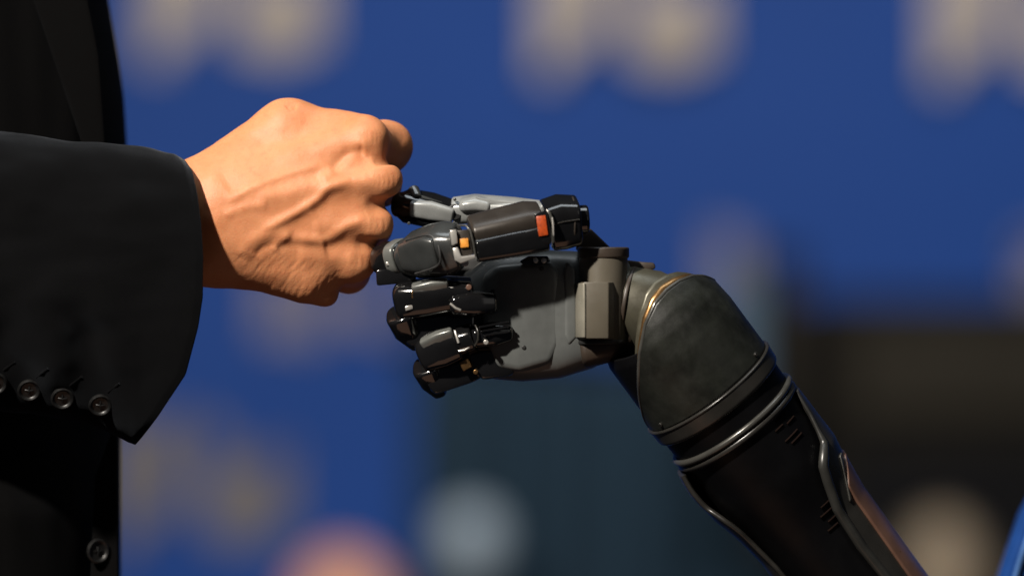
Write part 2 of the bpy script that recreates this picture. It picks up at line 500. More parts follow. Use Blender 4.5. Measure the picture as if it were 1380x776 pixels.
# slate drape
dr = empty('drape', 'slate teal drape hanging in folds in front of the blue backdrop', 'drape', loc=tuple(Q(720, 900, 4.9)))
V, F = [], []
nx, nz = 120, 16
xa, xb = Q(556, 0, 4.9).x, Q(1100, 0, 4.9).x
zt, zb = Q(0, 470, 4.9).z, Q(0, 1100, 4.9).z
for i in range(nx + 1):
    for j in range(nz + 1):
        s = i / nx; t = j / nz
        x = xa + (xb - xa) * s
        V.append((x, 4.9 + 0.028 * math.sin(s * 52 + 0.5 * math.sin(t * 3)) * (0.4 + 0.6 * t) + 0.012 * math.sin(s * 23), zt + (zb - zt) * t - 0.05 * s))
for i in range(nx):
    for j in range(nz):
        a = i * (nz + 1) + j; F.append((a, a + nz + 1, a + nz + 2, a + 1))
o = mesh_obj('fabric', V, F, m_teal, sharp=180); md = o.modifiers.new('thickness', 'SOLIDIFY'); md.thickness = 0.004; wpart(o, dr)
V, F = tube_data([(xa - 0.02, 4.9, zt + 0.012), (xb + 0.02, 4.9, zt - 0.038)], 0.010)
wpart(mesh_obj('rail', V, F, m_dk2), dr)

# dark cabinet
Y = 4.5
a, b = Q(1100, 900, Y), Q(1480, 402, Y)
cb = empty('loudspeaker', 'large dark brown loudspeaker cabinet standing before the blue backdrop', 'loudspeaker', loc=((a.x + b.x) / 2, Y + 0.2, a.z))
wpart(boxes('cabinet', [((a.x, Y, a.z), (b.x, Y + 0.4, b.z))], m_dark, bev=0.012), cb)
g0, g1 = Q(1150, 560, Y), Q(1450, 425, Y)
wpart(boxes('grille', [((g0.x, Y - 0.015, g0.z), (g1.x, Y - 0.002, g1.z))], m_grille, bev=0.005), cb)
g0, g1 = Q(1130, 860, Y), Q(1450, 600, Y)
wpart(boxes('lower_panel', [((g0.x, Y - 0.010, g0.z), (g1.x, Y - 0.002, g1.z))], m_dk2, bev=0.005), cb)

# dark column and its pale panel
Y = 4.7
c0, c1 = Q(1024, 760, Y), Q(1080, 340, Y)
ps = empty('column_speaker', 'slim black column speaker beside the teal drape', 'loudspeaker', loc=((c0.x + c1.x) / 2, Y + 0.03, c0.z))
wpart(boxes('body', [((c0.x, Y, c0.z), (c1.x, Y + 0.06, c1.z))], m_dk2, bev=0.006), ps)
wpart(boxes('grille', [((c0.x + 0.006, Y - 0.006, c0.z + 0.02), (c1.x - 0.006, Y - 0.001, c1.z - 0.02))], m_grille, bev=0.002), ps)
m_sl = hard('slate_blue_panel', (0.055, 0.12, 0.20), 0.5, scale=8)
c0, c1 = Q(968, 560, 4.75), Q(1022, 375, 4.75)
pn = empty('display_panel', 'narrow slate blue panel on a foot beside the slim black column', 'panel', loc=((c0.x + c1.x) / 2, 4.75, c0.z))
wpart(boxes('panel', [((c0.x, 4.75, c0.z), (c1.x, 4.77, c1.z))], m_sl, bev=0.004), pn)
wpart(boxes('foot', [((c0.x - 0.04, 4.67, c0.z - 0.02), (c1.x + 0.04, 4.85, c0.z))], m_dk2, bev=0.004), pn)

# pale globe on a thin stand
g = Q(635, 728, 4.6)
gl = empty('globe_lamp', 'small pale blue-white globe lamp on a thin stand before the teal drape', 'lamp', loc=(g.x, g.y, g.z - 0.5))
prof = [(0.012, -0.050), (0.022, -0.046), (0.034, -0.030), (0.040, -0.008), (0.040, 0.012), (0.034, 0.028), (0.022, 0.039), (0.008, 0.043)]
def lathe(name, prof, c, mat, parent, n=32):
    V, F = [], []
    for r, z in prof:
        for k in range(n):
            q = 2 * math.pi * k / n; V.append((c[0] + r * math.cos(q), c[1] + r * math.sin(q), c[2] + z))
    for i in range(len(prof) - 1):
        for k in range(n):
            k2 = (k + 1) % n; F.append((i * n + k, i * n + k2, (i + 1) * n + k2, (i + 1) * n + k))
    F.append(tuple(range(n))); F.append(tuple((len(prof) - 1) * n + k for k in range(n)))
    return wpart(mesh_obj(name, V, F, mat), parent)
lathe('globe', [(a * 1.05, b * 1.05) for a, b in prof], g, m_pale, gl)
lathe('stem', [(0.006, -0.48), (0.006, -0.05)], g, m_dk2, gl, 12)
lathe('base', [(0.07, -0.5), (0.07, -0.49), (0.02, -0.478)], g, m_dk2, gl)

# two people far behind, only the crowns of their heads in frame
def far_person(px, py, Y, s, mat, hairmat, coat, label):
    c = Q(px, py, Y)                                # crown of the head
    r = empty('person', label, 'person', 'people sitting out of focus before the backdrop', loc=(c.x, c.y, c.z - 0.75 * s))
    f = Field((-0.26, -0.16, -0.55), (0.26, 0.16, 0.04), 0.009)
    f.ball((0, 0, -0.105), (0.075, 0.092, 0.108), 0.01)
    f.ball((0, -0.02, -0.165), (0.056, 0.068, 0.068), 0.03)
    f.cone((0, 0.015, -0.18), (0, 0.025, -0.30), 0.055, 0.060, 0.03)
    f.cone((-0.17, 0.03, -0.345), (0.17, 0.03, -0.345), 0.065, 0.065, 0.06)
    f.cone((0, 0.02, -0.33), (0, 0.03, -0.50), 0.11, 0.12, 0.06)
    f.cone((0, -0.092, -0.12), (0, -0.112, -0.150), 0.010, 0.015, 0.012)
    for sx in (-1, 1): f.ball((sx * 0.080, 0.005, -0.125), (0.012, 0.020, 0.032), 0.006)
    V, F = f.mesh(); V = V * s
    o = mesh_obj('body', V + np.array([c.x, c.y, c.z]), F, mat, sharp=180); wpart(o, r)
    f = Field((-0.30, -0.20, -0.62), (0.30, 0.20, -0.24), 0.010)
    f.cone((-0.175, 0.03, -0.345), (0.175, 0.03, -0.345), 0.074, 0.074, 0.06)
    f.cone((0, 0.02, -0.34), (0, 0.03, -0.52), 0.125, 0.135, 0.06)
    V, F = f.mesh(); V = V * s
    o = mesh_obj('jacket', V + np.array([c.x, c.y, c.z]), F, coat, sharp=180); wpart(o, r)
    if hairmat:
        f = Field((-0.11, -0.12, -0.24), (0.11, 0.14, 0.03), 0.006)
        f.ball((0, 0.012, -0.100), (0.083, 0.094, 0.108), 0.01)
        f.carve((0, -0.10, -0.14), (0, -0.06, -0.30), 0.095, 0.10, 0.015)
        V, F = f.mesh(); V = V * s
        o = mesh_obj('hair', V + np.array([c.x, c.y, c.z]), F, hairmat, sharp=180); wpart(o, r)
    return r
m_hairb = hard('sandy_hair', (0.13, 0.107, 0.075), 0.6, scale=120)
m_jk = cloth('grey_jacket', (0.03, 0.03, 0.035), 0.05, 300)
far_person(462, 740, 4.8, 1.1, M_skin_far, None, m_jk, 'out-of-focus person with a bald peach-toned head below the blue backdrop')
far_person(1270, 694, 4.2, 0.72, M_skin_far2, m_hairb, m_jk, 'out-of-focus person with sandy hair before the dark loudspeaker cabinet')

# ------------------------------------------------------------------ the man: hand, sleeve, jacket
man = empty('person', 'man in black suit jacket holding out a bare fist from his sleeve', 'person', loc=P(0, 1100, 60))
manp = lambda o: wpart(o, man)

f = Field((100, 112, -105), (572, 432, 175), 1.75)
# forearm and wrist
f.cone((60, 302, 8), (262, 302, 8), 84, 78, 6, (1, 1, 1.45))
f.cone((262, 302, 8), (325, 285, 6), 78, 74, 24, (1, 1, 1.40))
# metacarpals
f.cone((300, 262, 4), (490, 192, -2), 50, 30, 26)
f.cone((300, 285, -4), (504, 243, -20), 48, 27, 26)
f.cone((300, 310, -2), (494, 303, -16), 48, 26, 26)
f.cone((305, 335, 6), (470, 352, 0), 46, 29, 26)
f.cone((330, 280, 0), (480, 274, -14), 46, 25, 22)
f.cone((330, 315, 0), (468, 328, -6), 46, 26, 22)
# thumb side and web
f.cone((284, 254, 26), (386, 177, 34), 47, 42, 18)
f.cone((388, 178, 36), (470, 186, 24), 38, 36, 22)
f.cone((388, 182, 40), (470, 205, 92), 36, 27, 12)
f.cone((470, 205, 92), (520, 240, 122), 26, 22, 8)
# little-finger side of the palm
f.cone((310, 334, 14), (412, 370, 8), 46, 39, 22)
f.cone((340, 300, 45), (430, 300, 60), 62, 50, 18)
f.cone((432, 372, 16), (440, 398, 10), 34, 15, 20)
# fingers folded into the fist
f.chain([(490, 192, 4, 29), (520, 198, 72, 33), (452, 216, 128, 25), (436, 220, 80, 23)], 15)
f.chain([(504, 243, -14, 26), (512, 250, 84, 28), (440, 262, 128, 25), (430, 264, 80, 23)], 7)
f.chain([(494, 303, -10, 25), (500, 307, 80, 27), (432, 312, 120, 24), (425, 312, 80, 22)], 7)
f.chain([(470, 352, 4, 28), (470, 366, 74, 28), (415, 362, 108, 24), (408, 360, 70, 22)], 9)
# knuckle heads
f.ball((496, 184, -8), (24, 24, 20), 16)
f.ball((516, 243, -22), (27, 24, 22), 14)
f.ball((505, 303, -18), (25, 24, 20), 14)
f.ball((482, 351, -8), (24, 24, 20), 14)
# hollows between the knuckles
f.carve((540, 224, -4), (512, 217, -34), 5, 5, 10)
f.carve((536, 276, -14), (506, 278, -46), 6, 6, 12)
f.carve((522, 331, -8), (492, 329, -42), 6, 6, 12)
V, F = f.mesh()
V = laplace(V, F, 2, 0.5)
Nn = vnormals(V, F)
if (Nn * (V - V.mean(0))).sum() < 0: Nn = -Nn
face = np.clip(-Nn[:, 2], 0, 1) ** 0.7
disp = np.zeros(len(V))
def ridge(pts, h, w, fade=0.15, pw=2.0):
    global disp
    pts = [p[:2] for p in spline([(p[0], p[1], 0) for p in pts], 5)]
    d, t = poly_dist(V[:, 0], V[:, 1], pts)
    env = np.clip(t / fade, 0, 1) * np.clip((1 - t) / fade, 0, 1) if fade else 1
    env = np.clip(env + 0.0, 0, 1)
    disp += h * np.exp(-(d / w) ** pw) * env * face
# extensor tendons and veins
ridge([(345, 270), (430, 250), (512, 242)], 3.0, 12)
ridge([(430, 244), (460, 222), (496, 186)], 3.0, 9)
ridge([(420, 306), (460, 302), (505, 300)], 2.6, 12)
ridge([(400, 346), (440, 348), (482, 350)], 2.0, 12)
ridge([(305, 272), (346, 250), (400, 231), (440, 222)], 2.3, 6.5)
ridge([(300, 292), (330, 280), (362, 276)], 1.6, 7)
ridge([(352, 310), (386, 294), (425, 271), (442, 255), (474, 244)], 4.0, 7)
ridge([(325, 348), (340, 326), (366, 315), (396, 318)], 2.8, 10)
ridge([(392, 318), (436, 324), (466, 306), (494, 294)], 3.0, 8)
ridge([(366, 338), (376, 326), (392, 316)], 1.4, 6)
# hollows
ridge([(446, 232), (470, 208), (492, 202)], -5.0, 8)
ridge([(420, 288), (455, 274), (516, 277)], -2.4, 14)
ridge([(436, 336), (460, 330), (496, 329)], -3.2, 12)
ridge([(344, 344), (356, 334), (372, 329)], -1.2, 5)
ridge([(374, 336), (390, 331), (436, 332)], -1.2, 7)
ridge([(386, 146), (392, 142), (400, 145)], -3.0, 5)
ridge([(300, 250), (330, 230), (370, 200)], -2.0, 20)
# skin folds on the little-finger side
rr = random.Random(3)
for k in range(44):
    x0 = 326 + k * 3.0 + rr.uniform(-6, 6); y0 = 346 + 0.22 * (x0 - 326) + rr.uniform(-10, 14)
    ln = rr.uniform(16, 40); an = R(rr.uniform(44, 62))
    p0 = (x0 + ln * math.cos(an) * 0.5, y0 - ln * math.sin(an) * 0.5); p2 = (x0 - ln * math.cos(an) * 0.5, y0 + ln * math.sin(an) * 0.5)
    p1 = ((p0[0] + p2[0]) / 2 + rr.uniform(-2, 2), (p0[1] + p2[1]) / 2 + rr.uniform(-2, 2))
    ridge([p0, p1, p2], -rr.uniform(0.12, 0.45), rr.uniform(1.6, 2.4), 0.35)
for k in range(9):                                    # deeper folds where the palm tucks under
    x0 = 352 + k * 10 + rr.uniform(-3, 3)
    ridge([(x0 + 10, 378), (x0 + 3, 392), (x0 - 4, 408)], -rr.uniform(0.2, 0.6), 2.4, 0.3)
# little cross wrinkles over the knuckles
for (kx, ky) in ((498, 186), (518, 244), (506, 303), (484, 352)):
    for k in range(5):
        xx = kx - 12 + k * 6 + rr.uniform(-1.5, 1.5)
        ridge([(xx, ky - 10), (xx + rr.uniform(-2, 3), ky), (xx, ky + 10)], -0.4, 1.8, 0.3)
low = np.array([mnoise.noise(Vector((p[0] / 26, p[1] / 26, p[2] / 26))) for p in V])
mid = np.array([mnoise.noise(Vector((p[0] / 9, p[1] / 9, p[2] / 9))) for p in V])
disp += 1.0 * low + 0.16 * mid
V = V + Nn * disp[:, None]
manp(mesh_obj('body', PA(V), F, M_skin, sharp=180))

# sleeve
top = lambda x: np.interp(x, [-200, 0, 100, 235, 262], [165, 178, 190, 207, 216])
bot = lambda x: np.interp(x, [-200, 0, 80, 140, 182, 280], [540, 552, 563, 582, 604, 640])
xend_t = ([170, 206, 214, 228, 260, 300, 345, 400, 440, 505, 560, 604, 640], [226, 240, 250, 259, 266, 271, 274, 273, 267, 250, 214, 182, 170])
nth, nl = 220, 110
V = []
for j in range(nl + 1):
    for k in range(nth):
        th = 2 * math.pi * k / nth
        cu, cd = math.cos(th), math.sin(th)               # cu: +1 top, cd: +1 toward camera
        e = 2.35 if cu > 0 else 2.35 - 0.35 * min(1, -cu * 3)
        su = math.copysign(abs(cu) ** (2 / e), cu); sd = math.copysign(abs(cd) ** (2 / e), cd)
        x = 240.0
        for _ in range(4):
            yy = (top(x) + bot(x)) / 2 - (bot(x) - top(x)) / 2 * su
            x = float(np.interp(yy, *xend_t))
        s = j / nl; s = 1 - (1 - s) ** 1.25
        X = -190 + (x + 190) * s
        yc = (top(X) + bot(X)) / 2; hh = (bot(X) - top(X)) / 2
        hd = np.interp(X, [-190, 0, 273], [104, 102, 100])
        y = yc - hh * su; d = -15 - hd * sd
        # soft folds of the wool
        q = Vector((X / 120, y / 70, d / 110))
        w = 7.0 * mnoise.noise(q + Vector((3, 1, 2))) + 2.5 * mnoise.noise(q * 2.7)
        # gathers over the row of buttons
        g_ = math.exp(-((y - 470) / 55) ** 2) * max(0, min(1, (190 - X) / 60))
        w += g_ * 9 * math.sin((X * 0.9 - y * 0.28) / 15 + 1.5 * mnoise.noise(q * 1.4))
        fade = min(1, max(0.0, (x - X) / 40)); w *= 0.35 + 0.65 * fade
        nrm = Vector((0, -su / max(hh, 1), -sd / hd)).normalized()
        edge = max(0, 1 - (x - X) / 10)
        V.append((X, y + nrm.y * (w - 2.5 * edge), d + nrm.z * (w - 2.5 * edge)))
F = []
for j in range(nl):
    for k in range(nth):
        k2 = (k + 1) % nth
        F.append((j * nth + k, j * nth + k2, (j + 1) * nth + k2, (j + 1) * nth + k))
slv = mesh_obj('sleeve', PA(V), F, M_suit, sharp=180)
md = slv.modifiers.new('thickness', 'SOLIDIFY'); md.thickness = 7 * U; md.offset = -1
manp(slv)
def sleeve_front(x, y):                           # depth of the sleeve's camera side
    best = min((v for v in V if v[2] < 6), key=lambda v: (v[0] - x) ** 2 + (v[1] - y) ** 2)
    return best[2]
def button(x, y, d, r, nrm, parent, mat=M_button):
    """dished four-hole button"""
    nrm = Vector(nrm).normalized(); t = nrm.orthogonal().normalized(); b = nrm.cross(t)
    c = Vector((x, y, d)); n = 40
    prof = [(0.05, -0.1), (0.9, -0.1), (1.0, 0.06), (0.97, 0.22), (0.86, 0.28), (0.74, 0.22), (0.66, 0.12), (0.3, 0.10), (0.04, 0.10)]
    VV, FF = [], []
    for pr, pz in prof:
        for k in range(n):
            a = 2 * math.pi * k / n
            VV.append(tuple(c + (t * math.cos(a) + b * math.sin(a)) * (r * pr) + nrm * (r * pz)))
    for i in range(len(prof) - 1):
        for k in range(n):
            k2 = (k + 1) % n; FF.append((i * n + k, i * n + k2, (i + 1) * n + k2, (i + 1) * n + k))
    FF.append(tuple(range(n))); FF.append(tuple((len(prof) - 1) * n + k for k in range(n)))
    for sx in (-1, 1):                                 # crossed sewing thread
        v1, f1 = tube_data([c + (t * -0.26 + b * 0.24 * sx) * r + nrm * (0.08 * r), c + nrm * (0.20 * r), c + (t * 0.26 - b * 0.24 * sx) * r + nrm * (0.08 * r)], 0.085 * r, 6)
        nn = len(VV); VV += [tuple(q) for q in v1]; FF += [tuple(i + nn for i in q) for q in f1]
    o = mesh_obj('button', PA(VV), FF, mat, parent)
    if parent: o.matrix_parent_inverse = parent.matrix_world.inverted()
    return o
def sub(o, parent):
    o.parent = parent; o.matrix_parent_inverse = parent.matrix_world.inverted(); return o
bpy.context.view_layer.update()
for (bx, by) in ((-6, 516), (39, 525), (84, 536), (135, 545)):
    dd = sleeve_front(bx, by)
    button(bx, by, dd - 2, 16, (0.12, 0.45, -1), slv)
    hole = [(bx + 10 + 4 * k, by - 17 - 3 * k) for k in range(5)]
    sub(tube('buttonhole', [(hx, hy, sleeve_front(hx, hy) + 1.2) for hx, hy in hole], 2.0, M_suit, n=8), slv)

# jacket body behind the arm
V, F = [], []
nth, nl = 160, 120
rx = lambda y: np.interp(y, [-300, -60, 0, 80, 130, 195, 300, 600, 780, 1100], [118, 134, 146, 160, 167, 171, 169, 163, 163, 166])
for j in range(nl + 1):
    y = -280 + 1380 * j / nl
    for k in range(nth):
        th = 2 * math.pi * k / nth
        c, s = math.cos(th), math.sin(th)
        e = 2.5
        sc = math.copysign(abs(c) ** (2 / e), c); ss = math.copysign(abs(s) ** (2 / e), s)
        hx = 330.0; x = rx(y) - hx + hx * sc
        d = 360 - float(np.interp(y, [-300, 560, 690, 1100], [290, 280, 335, 345])) * ss
        q = Vector((x / 90, y / 260, d / 90))
        w = 9 * mnoise.noise(q) + 6 * mnoise.noise(Vector((x / 34, y / 330, 2.2 + d / 60)))
        w *= max(0.0, min(1, (1 - sc) * 5))
        V.append((x, y, d - w * max(0, ss)))
for j in range(nl):
    for k in range(nth):
        k2 = (k + 1) % nth; F.append((j * nth + k, j * nth + k2, (j + 1) * nth + k2, (j + 1) * nth + k))
F.append(tuple(range(nth))); F.append(tuple(nl * nth + k for k in range(nth)))
jk = mesh_obj('jacket', PA(V), F, M_suit2, sharp=60); manp(jk)
# the jacket's front edge, a lapped strip of cloth, and one front button
bpy.context.view_layer.update()
def sub(o, parent):
    o.parent = parent; o.matrix_parent_inverse = parent.matrix_world.inverted(); return o
sub(prism('front_edge', [(128, 640), (158, 560), (160, 1050), (110, 1050)], 128, 138, M_suit2, bev=2.5), jk)
button(131, 742, 120, 17, (0.55, 0.1, -1), jk)
sub(loft('lapel', [(40, -200, 88, 4, 46, 4, 8), (66, -60, 84, 4, 40, 4, 8), (104, 80, 92, 4, 30, 4, 8), (126, 190, 110, 4, 16, 4, 8), (138, 300, 130, 3, 4, 4, 8)], M_suit2, up=(0, 0, -1)), jk)

# ------------------------------------------------------------------ the prosthetic arm
arm = empty('prosthetic_arm', 'black and grey prosthetic arm whose robotic hand bumps the bare fist', 'prosthetic arm', loc=P(1000, 700, 40))
def part(o): return wpart(o, arm)
bpy.context.view_layer.update()

# --- palm
palm = part(loft('palm', [(640, 428, 18, 66, 50, 3.2, 0), (664, 427, 16, 84, 58, 3.4, 0), (700, 426, 14, 88, 60, 3.6, 0), (745, 423, 12, 87, 60, 3.8, 0), (785, 417, 10, 80, 58, 3.6, 0), (815, 411, 8, 70, 54, 3.2, 0), (842, 408, 6, 60, 48, 3.0, 0)], M_palm, n=64, cap0=14, cap1=14, sharp=60))
bpy.context.view_layer.update()
sub(prism('palm_cover', [(668, 356), (742, 350), (756, 366), (757, 462), (744, 490), (700, 502), (668, 496), (648, 440), (650, 372)], -48.5, -16, M_palm, bev=12, seg=3), palm)
sub(prism('edge_cover', [(763, 352), (776, 362), (778, 455), (766, 466), (760, 452), (760, 366)], -49, -20, M_palm, bev=4, seg=3), palm)
for (x, y) in ((730, 362), (664, 392), (706, 468)):
    sub(cyl('screw', (x, y, -50), (x, y, -45), 3, M_rubber, n=16, bev=1), palm)
sub(prism('vent_bracket', [(700, 352), (712, 345), (738, 345), (742, 352), (728, 358), (706, 358)], -60, -44, M_black, bev=2), palm)
for x in (722, 733): sub(cyl('screw', (x, 351, -64), (x, 351, -58), 3.5, M_steel, n=14, bev=1), palm)

sub(prism('palm_web', [(566, 362), (600, 352), (680, 340), (690, 420), (650, 500), (600, 500), (575, 450), (560, 400)], 4, 46, M_rubber, bev=6), palm)
# --- index finger: proximal body with its hinge, middle body, tip
idx = part(loft('index_finger', [(640, 321, -74, 28, 29, 3.6, 24), (676, 314, -70, 30, 31, 4.0, 24), (712, 306, -66, 31, 32, 4.0, 24), (726, 304, -64, 29, 30, 3.6, 24)], M_brown, n=48, cap0=5, cap1=3, sharp=50))
bpy.context.view_layer.update()
S_ = lambda o: sub(o, idx)
S_(loft('lower_cover', [(642, 334, -78, 17, 31, 4.5, 10), (690, 325, -74, 19, 33, 4.5, 10), (732, 317, -69, 19, 33, 4.5, 10)], M_black, n=40, cap0=4, cap1=3))
S_(tube('seam', [(644, 330, -107.5), (690, 318, -105.5), (724, 309, -102)], 0.9, M_band))
S_(loft('knuckle_block', [(740, 303, -62, 32, 33, 4.2, 18), (756, 299, -60, 34, 34, 4.2, 18), (776, 297, -58, 31, 32, 4.0, 18)], M_black, n=44, cap0=4, cap1=5))
S_(tube('knuckle_seam', [(745, 303, -96), (760, 299, -96), (781, 296, -92)], 0.9, M_band))
S_(cyl('knuckle_cap', (774, 297, -56), (793, 296, -54), 20, M_black, bev=4))
S_(tube('knuckle_trim', [(771 + 4 * math.sin(a), 298 - 32 * math.cos(a), -58 - 33 * math.sin(a)) for a in np.linspace(-0.3, 2.9, 14)], 1.5, M_brown))
S_(prism('window_frame', [(719, 289), (737, 283), (744, 318), (742, 330), (727, 326)], -102, -94, M_black, bev=2))
S_(prism('status_window', [(722, 292), (735, 290), (739, 317), (726, 319)], -105, -98, M_orange, bev=1.2))
S_(prism('clip', [(738, 284), (741, 283), (747, 300), (747, 327), (743, 329), (743, 302)], -107, -96, M_trim, bev=0.8))
S_(tube('clip_edge', [(737, 283, -101), (744, 294, -106), (745.5, 305, -107), (746, 326, -105)], 1.3, M_steel))
# hinge between proximal and middle bodies
S_(cyl('hinge_pin', (626, 327, -104), (626, 327, -36), 17, M_band, bev=2))
S_(prism('hinge_bracket', [(606, 311), (615, 309), (617, 328), (609, 331)], -116, -92, M_steel, bev=1.4))
S_(prism('hinge_bracket', [(610, 335), (617, 333), (622, 346), (640, 343), (641, 348), (621, 355), (613, 351)], -115, -92, M_steel, bev=1.4))
S_(tube('hinge_trim', [(618, 304, -98), (628, 304, -106), (634, 311, -109), (638, 328, -111), (641, 345, -108)], 1.6, M_trim))
S_(prism('amber_window', [(620, 322), (631, 321), (632, 333), (621, 334)], -112, -100, M_amber, bev=0.8))
S_(prism('hinge_plate', [(616, 311), (632, 309), (638, 343), (623, 346)], -108, -90, M_brown, bev=1.2))
S_(cyl('screw', (627, 354, -98), (627, 354, -88), 5, M_steel, n=16, bev=1))
# middle body
S_(loft('middle_segment', [(545, 347, -36, 21, 22, 3.0, 30), (562, 343, -44, 30, 28, 3.2, 30), (585, 338, -56, 34, 31, 3.2, 30), (606, 334, -66, 33, 31, 3.4, 30), (616, 332, -70, 29, 29, 3.4, 30)], M_graph, n=48, cap0=6, cap1=5, sharp=60))
S_(loft('inset_panel', [(546, 346, -56, 19, 11, 4.0, 14), (562, 344, -69, 23, 12, 4.2, 14), (580, 341, -83, 24, 12, 4.2, 14), (587, 340, -88, 20, 10, 4.0, 14)], M_graph, n=40, cap0=4, cap1=4))
S_(tube('panel_seam', spline([(547, 324, -68), (576, 317, -86), (588, 325, -94), (593, 342, -98), (590, 358, -94), (560, 369, -76)], 6), 1.8, M_rubber))
# tip
S_(loft('fingertip', [(515, 350, -6, 20, 21, 2.6, 0), (526, 349, -14, 24, 24, 2.8, 0), (545, 347, -28, 24, 24, 3.0, 20)], M_black, n=40, cap0=9, cap1=3))
S_(loft('tip_collar', [(533, 346, -24, 22, 25, 3, 20), (541, 345, -30, 22, 25, 3, 20)], M_plate, n=36, cap0=3, cap1=3))
S_(prism('tip_pad', [(507, 364), (520, 362), (562, 366), (560, 380), (508, 385)], -42, 5, M_black, bev=3))
S_(prism('tip_clip', [(520, 353), (534, 353), (535, 358), (521, 358)], -46, -36, M_steel, bev=1))

idx.location.y -= 0.0045         # the index finger rides in front of the palm
bpy.context.view_layer.update()
# --- middle finger, behind
midf = part(loft('middle_finger', [(614, 284, 14, 17, 20, 3.0, 20), (640, 281, 12, 17, 22, 3.4, 20), (690, 281, 6, 13, 24, 3.6, 14), (728, 284, 0, 12, 24, 3.6, 10)], M_light, n=44, cap0=4, cap1=4))
bpy.context.view_layer.update()
S_ = lambda o: sub(o, midf)
S_(loft('fingertip', [(538, 276, 26, 17, 20, 2.6, 0), (548, 277, 24, 22, 24, 2.8, 20), (580, 283, 20, 20, 24, 3.4, 30), (606, 288, 16, 16, 21, 3.4, 30)], M_black, n=44, cap0=9, cap1=4))
S_(loft('side_plate', [(556, 281, 2, 11, 7, 4, 24), (580, 284, -3, 13, 7, 4, 24), (608, 290, -4, 10, 6, 4, 24)], M_light, n=32, cap0=3, cap1=3))
S_(prism('top_plate', [(566, 262), (596, 272), (604, 279), (570, 271)], 4, 26, M_graph, bev=2.5))
S_(cyl('tip_cap', (557, 255, 20), (562, 268, 6), 8, M_graph, n=20, bev=2))
S_(cyl('hinge_pin', (613, 286, -6), (613, 286, 38), 11, M_rubber, bev=2))
S_(loft('knuckle_fairing', [(626, 276, 4, 10, 20, 2.6, 10), (640, 274, 4, 11, 22, 2.8, 10), (656, 276, 4, 9, 22, 3, 10)], M_light, n=36, cap0=8, cap1=5))
S_(prism('top_rail', [(640, 266), (700, 272), (712, 278), (660, 276)], -14, 20, M_light, bev=2))
for (x, y) in ((613, 269), (612, 300), (656, 292), (676, 288), (551, 301)):
    S_(cyl('screw', (x, y, -14), (x, y, -4), 2.2, M_trim, n=12, bev=0.8))

# --- ring finger, curled
rng = part(loft('ring_finger', [(545, 405, -30, 26, 27, 3.0, 12), (575, 400, -36, 24, 27, 3.2, 20), (606, 396, -40, 22, 26, 3.2, 20), (632, 396, -38, 21, 24, 3.0, 20)], M_black, n=44, cap0=12, cap1=5))
bpy.context.view_layer.update()
S_ = lambda o: sub(o, rng)
S_(loft('top_plate', [(560, 391, -54, 10, 7, 4, 36), (584, 386, -60, 11, 7, 4, 36), (602, 383, -62, 8, 6, 4, 36)], M_plate, n=32, cap0=3, cap1=3))  # grey colour stands in for light reflected off the flat top
S_(loft('knuckle_block', [(612, 410, -46, 15, 24, 3.0, 0), (636, 409, -44, 18, 26, 3.4, 0), (660, 408, -38, 15, 22, 3.2, 0)], M_black, n=40, cap0=7, cap1=6))
S_(loft('fingertip', [(540, 424, -30, 20, 22, 2.8, 0), (548, 442, -18, 18, 20, 3.0, 0), (562, 458, 0, 12, 16, 3.0, 0)], M_black, n=40, cap0=5, cap1=6, up=(1, 0, 0)))
S_(prism('tip_pad', [(532, 424), (560, 416), (640, 416), (640, 450), (590, 466), (552, 466), (536, 448)], -30, 20, M_black, bev=5))
S_(tube('end_trim', [(541, 389, -49), (543, 396, -54), (545, 404, -56)], 1.6, M_steel))
S_(prism('tip_clip', [(546, 413), (556, 410), (557, 416), (547, 419)], -58, -50, M_steel, bev=1))
S_(prism('gold_clip', [(555, 391), (557.5, 391), (557.5, 402), (555, 402)], -61, -52, M_brass, bev=0.6))
S_(tube('side_trim', [(607, 409, -70), (614, 415, -72), (621, 418, -72)], 1.8, M_steel))
S_(cyl('joint_pin', (632, 387, -66), (632, 387, -58), 4, M_side, n=16, bev=1))

rng.location.y -= 0.006
bpy.context.view_layer.update()
# --- little finger, curled
lit = part(loft('little_finger', [(578, 476, -30, 25, 26, 3.0, 10), (598, 468, -38, 24, 26, 3.2, 20), (616, 461, -42, 22, 25, 3.2, 20)], M_black, n=44, cap0=11, cap1=4))
bpy.context.view_layer.update()
S_ = lambda o: sub(o, lit)
S_(loft('top_plate', [(572, 464, -51, 9, 7, 4, 36), (592, 455, -60, 10, 7, 4, 36), (608, 449, -63, 8, 6, 4, 36)], M_plate, n=32, cap0=3, cap1=3))  # grey here too paints the reflection on the top facet
S_(loft('hinge_barrel', [(620, 458, -45, 18, 25, 3, 20), (636, 453, -48, 17, 24, 3, 20)], M_black, n=40, cap0=3, cap1=3))
S_(loft('proximal_segment', [(640, 453, -48, 15, 22, 3.0, 10), (664, 449, -46, 16, 24, 3.4, 10), (682, 447, -42, 13, 20, 3.0, 10)], M_black, n=40, cap0=5, cap1=6))
for k in range(3):
    S_(loft('rib', [(646 + 3 * k, 441 + 5.5 * k, -72, 1.6, 3, 3, 0), (684, 434 + 6.5 * k, -66, 1.6, 3, 3, 0)], M_black, n=14, cap0=1, cap1=1))
S_(tube('hinge_trim', spline([(640, 437, -66), (644, 446, -72), (644, 458, -72), (640, 466, -68)], 4), 1.6, M_band))
S_(tube('end_trim', [(613, 446, -66), (616, 455, -70), (618, 462, -70)], 1.9, M_steel))
S_(cyl('screw', (655, 461, -76), (655, 461, -68), 3.5, M_steel, n=14, bev=1))
